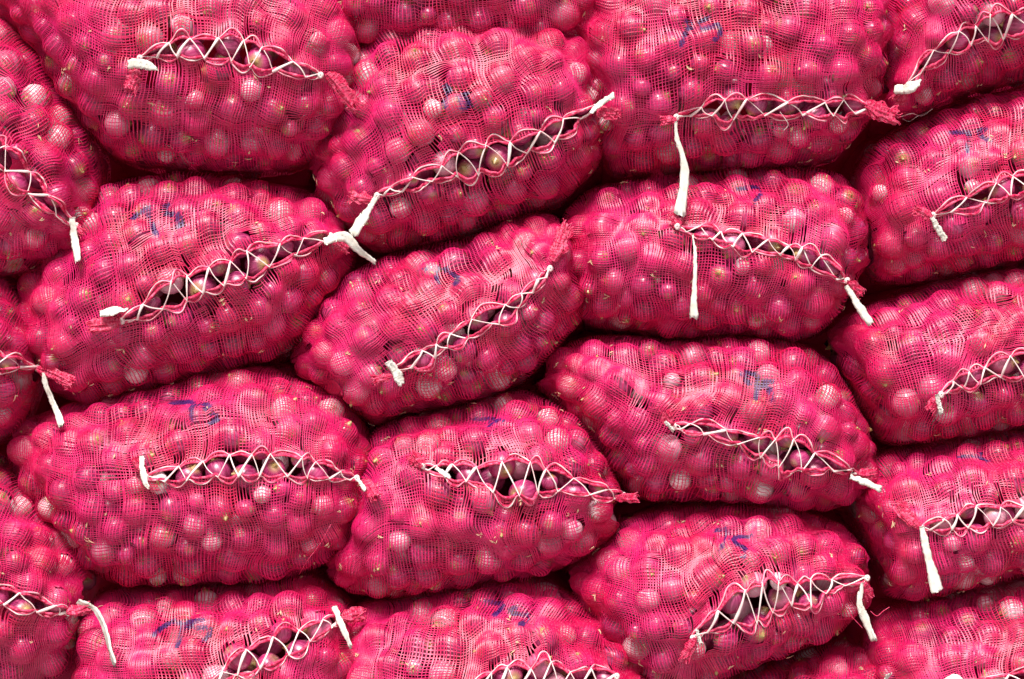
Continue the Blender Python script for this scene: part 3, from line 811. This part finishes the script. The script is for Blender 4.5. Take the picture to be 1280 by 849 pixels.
# ------------------------------------------------------------------ onion meshes
def onion_mesh(r, seg, rings, roots=True):
    el = r.uniform(.84, 1.06); th = np.linspace(0, np.pi, rings)
    lat = -np.cos(th)                                   # -1 root, 1 neck
    rad = np.sin(th) * (1 + .06 * np.cos(2 * th))
    z = lat * el
    nk = np.clip((lat - .82) / .18, 0, 1)
    an = np.linspace(0, 2 * np.pi, seg, endpoint=False)
    V = np.zeros((rings, seg, 3))
    lob = 1 + .035 * np.sin(2 * an + r.uniform(0, 6)) + .02 * np.sin(5 * an + r.uniform(0, 6))
    rr = np.maximum(rad, .002)[:, None] * lob[None]
    V[..., 0] = rr * np.cos(an); V[..., 1] = rr * np.sin(an); V[..., 2] = z[:, None]
    latv = np.repeat(lat[:, None], seg, 1)
    lonv = np.repeat(an[None], rings, 0)
    v = V.reshape(-1, 3); la = latv.ravel(); lo = lonv.ravel()
    idx = np.arange(rings * seg).reshape(rings, seg); nx = np.roll(idx, -1, 1)
    F = [np.stack([idx[:-1], nx[:-1], nx[1:], idx[1:]], -1).reshape(-1, 4)]
    # dry twisted neck
    ns = 7; hgt = r.uniform(.10, .38); bx, by = r.uniform(-.16, .16, 2)
    nr = []
    for k, (q, zz) in enumerate(((.30, el * .93), (.15, el + hgt * .35), (.10, el + hgt * .75), (.015, el + hgt))):
        a2 = np.linspace(0, 2 * np.pi, ns, endpoint=False) + k * .3
        w_ = k / 3
        nr.append(np.stack([q * np.cos(a2) * r.uniform(.7, 1.2) + bx * w_, q * np.sin(a2) + by * w_, np.full(ns, zz) + r.uniform(-.04, .04, ns) * (k > 1)], -1))
    nv = np.concatenate(nr); o = len(v); v = np.vstack([v, nv])
    la = np.concatenate([la, np.full(len(nv), 1.15)]); lo = np.concatenate([lo, np.tile(np.linspace(0, 6.28, ns), 4)])
    idx = np.arange(4 * ns).reshape(4, ns) + o; nx = np.roll(idx, -1, 1)
    F.append(np.stack([idx[:-1], nx[:-1], nx[1:], idx[1:]], -1).reshape(-1, 4))
    tri = []
    if roots:
        for k in range(10):
            a, sp = r.uniform(0, 6.28), r.uniform(.02, .24)
            b = np.array([math.cos(a) * sp * .5, math.sin(a) * sp * .5, -el * .97])
            e = np.array([math.cos(a) * sp * 1.7, math.sin(a) * sp * 1.7, -el - r.uniform(.04, .18)])
            sd_ = np.array([-math.sin(a), math.cos(a), 0]) * .022
            o = len(v); v = np.vstack([v, b + sd_, b - sd_, e]); tri.append((o, o + 1, o + 2))
            la = np.concatenate([la, [-1.1] * 3]); lo = np.concatenate([lo, [a] * 3])
    return v, F, np.array(tri, int).reshape(-1, 3), la, lo

VARS = [onion_mesh(np.random.default_rng(k), 16, 10) for k in range(10)]
LOWV = [onion_mesh(np.random.default_rng(50 + k), 10, 7, roots=False) for k in range(4)]
TONES = np.random.default_rng(3).uniform(0, 1, 10)

def finish_onion(me, v, quads, tris, la, lo, zc, tone):
    loops = np.concatenate([quads.ravel(), tris.ravel()])
    sizes = np.concatenate([np.full(len(quads), 4), np.full(len(tris), 3)])
    me.vertices.add(len(v)); me.vertices.foreach_set("co", v.ravel())
    me.loops.add(len(loops)); me.loops.foreach_set("vertex_index", loops.astype(np.int32))
    me.polygons.add(len(sizes)); me.polygons.foreach_set("loop_start", np.concatenate([[0], np.cumsum(sizes)[:-1]]).astype(np.int32))
    me.polygons.foreach_set("use_smooth", np.ones(len(sizes), bool))
    me.update(calc_edges=True)
    me.attributes.new("lat", 'FLOAT', 'POINT').data.foreach_set("value", la)
    me.attributes.new("tone", 'FLOAT', 'POINT').data.foreach_set("value", np.broadcast_to(tone, (len(v),)).astype(float).copy())
    sk = np.stack([np.cos(lo) * 7, np.sin(lo) * 7, zc], -1)
    me.attributes.new("skin", 'FLOAT_VECTOR', 'POINT').data.foreach_set("vector", sk.ravel())
    me.materials.append(M_ONION)

VMESH = []
for k, (v, F, T, la, lo) in enumerate(VARS):
    me = bpy.data.meshes.new("red_onion")
    finish_onion(me, v, np.concatenate(F), T, la, lo, la * 1.2 + k * 9, TONES[k])
    VMESH.append(me)

# ------------------------------------------------------------------ build the sacks
sacks = [Sack(i, d) for i, d in enumerate(SACKS)]
for s in sacks:
    s.pack(); s.drape()
roots = []
for s in sacks:
    d = s.d
    zmin = min(sh['P'][..., 2].min() for sh in s.sheets)
    org = np.array([s.ctr[0], s.yc, zmin])
    root = thing("onion_sack", org, d['label'], "sack", "net sacks of red onions in the pile")
    s.root, s.org = root, org
    s.net(root, org)
    s.lacing(root, org)
    for pts, cm in d.get('string', []):
        q = smooth_path([from_px(a, b, front_y(a, b) - .013) for a, b in pts], 16)
        mb = MB(); tube(mb, q, .0005, 5); mb.build("loose_thread", M_CORD if cm == 'w' else M_HEM, root, org)
    for sp in d['tape']: tape_mesh(s, sp, root, org)
    for sp in d['tuft']: tuft_mesh(s, sp, root, org)

# ------------------------------------------------------------------ onions: the 300 that show largest one by one, the rest as one mass
cand, rest = [], []
for s in sacks:
    px = to_px(s.oc)
    dep = []
    best = np.full(len(px), np.inf)
    for q in sacks:
        if q is s: continue
        y, _ = q.face_y(px[:, 0], px[:, 1]); best = np.minimum(best, y)
    for k in range(len(px)):
        layer, kind, nrm = s.ometa[k]
        c = s.oc[k]
        vis = layer == 0 and 12 < px[k, 0] < 1268 and 12 < px[k, 1] < 837 and best[k] > c[1] - s.orad[k] and nrm[1] < -.30
        score = s.orad[k] ** 2 * (max(0, -nrm[1]) ** .5) * (1.6 if kind == 2 else 1)
        (cand if vis else rest).append((score, s, k))
cand.sort(key=lambda t: -t[0])
solo, rest = cand[:300], rest + cand[300:]

def rot_for(s, k):
    e = Euler(s.r.uniform(0, 2 * math.pi, 3)).to_matrix()
    return e
for sc_, s, k in solo:
    o = bpy.data.objects.new("red_onion", VMESH[int(s.r.integers(0, len(VMESH)))])
    C.objects.link(o)
    o.location = s.oc[k]; o.rotation_euler = rot_for(s, k).to_euler()
    f = s.orad[k] * .94; o.scale = (f, f, f)
    bare = s.ometa[k][1] == 2
    nd = o.rotation_euler.to_matrix() @ Vector((0, 0, 1))
    pose = 'neck-out ' if nd.y < -.7 else 'root-out ' if nd.y > .7 else ''
    l = s.loc(s.oc[k][[0, 2]]); f = (l[0] - s.sx0) / (s.sx1 - s.sx0)
    third = "left" if f < .3 else "right" if f > .7 else "middle"
    above = s.ometa[k][1] == 0
    o["label"] = (f"bare onion in the {third} mouth of the " if bare else f"{pose}red onion {'above' if above else 'below'} the {third} lacing of the ") + s.d['ref']
    o["category"] = "onion"; o["group"] = "red onions packed in the net sacks"
Vv, Qq, Tt, LA, LO, ZC, TO, base = [], [], [], [], [], [], [], 0
for q, (sc_, s, k) in enumerate(rest):
    j = int(s.r.integers(0, 10))
    low = s.ometa[k][0] == 1
    v, F, T, la, lo = LOWV[j % 4] if low else VARS[j]
    Mx = np.array(rot_for(s, k))
    Vv.append(v @ Mx.T * (s.orad[k] * .94) + s.oc[k])
    Qq.append(np.concatenate(F) + base); Tt.append(T + base)
    LA.append(la); LO.append(lo); ZC.append(la * 1.2 + (q % 37) * 5.3); TO.append(np.full(len(v), s.r.uniform(0, 1)))
    base += len(v)
me = bpy.data.meshes.new("onion_filling")
finish_onion(me, np.concatenate(Vv), np.concatenate(Qq), np.concatenate(Tt), np.concatenate(LA), np.concatenate(LO), np.concatenate(ZC), np.concatenate(TO))
o = bpy.data.objects.new("onion_filling", me); C.objects.link(o)
o["kind"] = "stuff"; o["label"] = "mass of red onions filling the sacks behind the nearest ones"; o["category"] = "onions"

# ------------------------------------------------------------------ dry peel and root scraps caught on the nets
fm = MB()
for s in sacks:
    for sh in s.sheets:
        for _ in range(12 if sh['sgn'] < 0 else 6):
            i_, j_ = int(s.r.integers(3, sh['NR'] * .6)), int(s.r.integers(8, NU - 8))
            c, nn = sh['P'][i_, j_] + sh['N'][i_, j_] * .0014, sh['N'][i_, j_]
            a = Vector(nn).orthogonal().normalized(); b = Vector(nn).cross(a)
            an = s.r.uniform(0, 6.28); u_ = np.array(a) * math.cos(an) + np.array(b) * math.sin(an); v_ = np.cross(nn, u_)
            for _k in range(int(s.r.integers(1, 4))):
                L_, W_ = s.r.uniform(.0016, .0050), s.r.uniform(.0004, .0014)
                o_ = c + u_ * s.r.uniform(-.004, .004) + v_ * s.r.uniform(-.004, .004)
                th = s.r.uniform(0, 3.14); d1 = u_ * math.cos(th) + v_ * math.sin(th); d2 = np.cross(nn, d1)
                pts = [o_ - d1 * L_ - d2 * W_ * .3, o_ - d2 * W_ + nn * .0008, o_ + d1 * L_ + nn * .0004, o_ + d2 * W_ + nn * .0012]
                lo_ = [q - nn * .0004 for q in pts]
                fm.add(pts + lo_, [(0, 1, 2, 3), (7, 6, 5, 4), (0, 4, 5, 1), (1, 5, 6, 2), (2, 6, 7, 3), (3, 7, 4, 0)])
o = fm.build("peel_scraps", M_FLAKE, smooth=False)
o["kind"] = "stuff"; o["label"] = "dry tan onion peel and root scraps clinging to the nets"; o["category"] = "scraps"

print("onions", len(solo), len(rest), "tris", sum(len(m.loops) - 2 * len(m.polygons) for m in bpy.data.meshes))
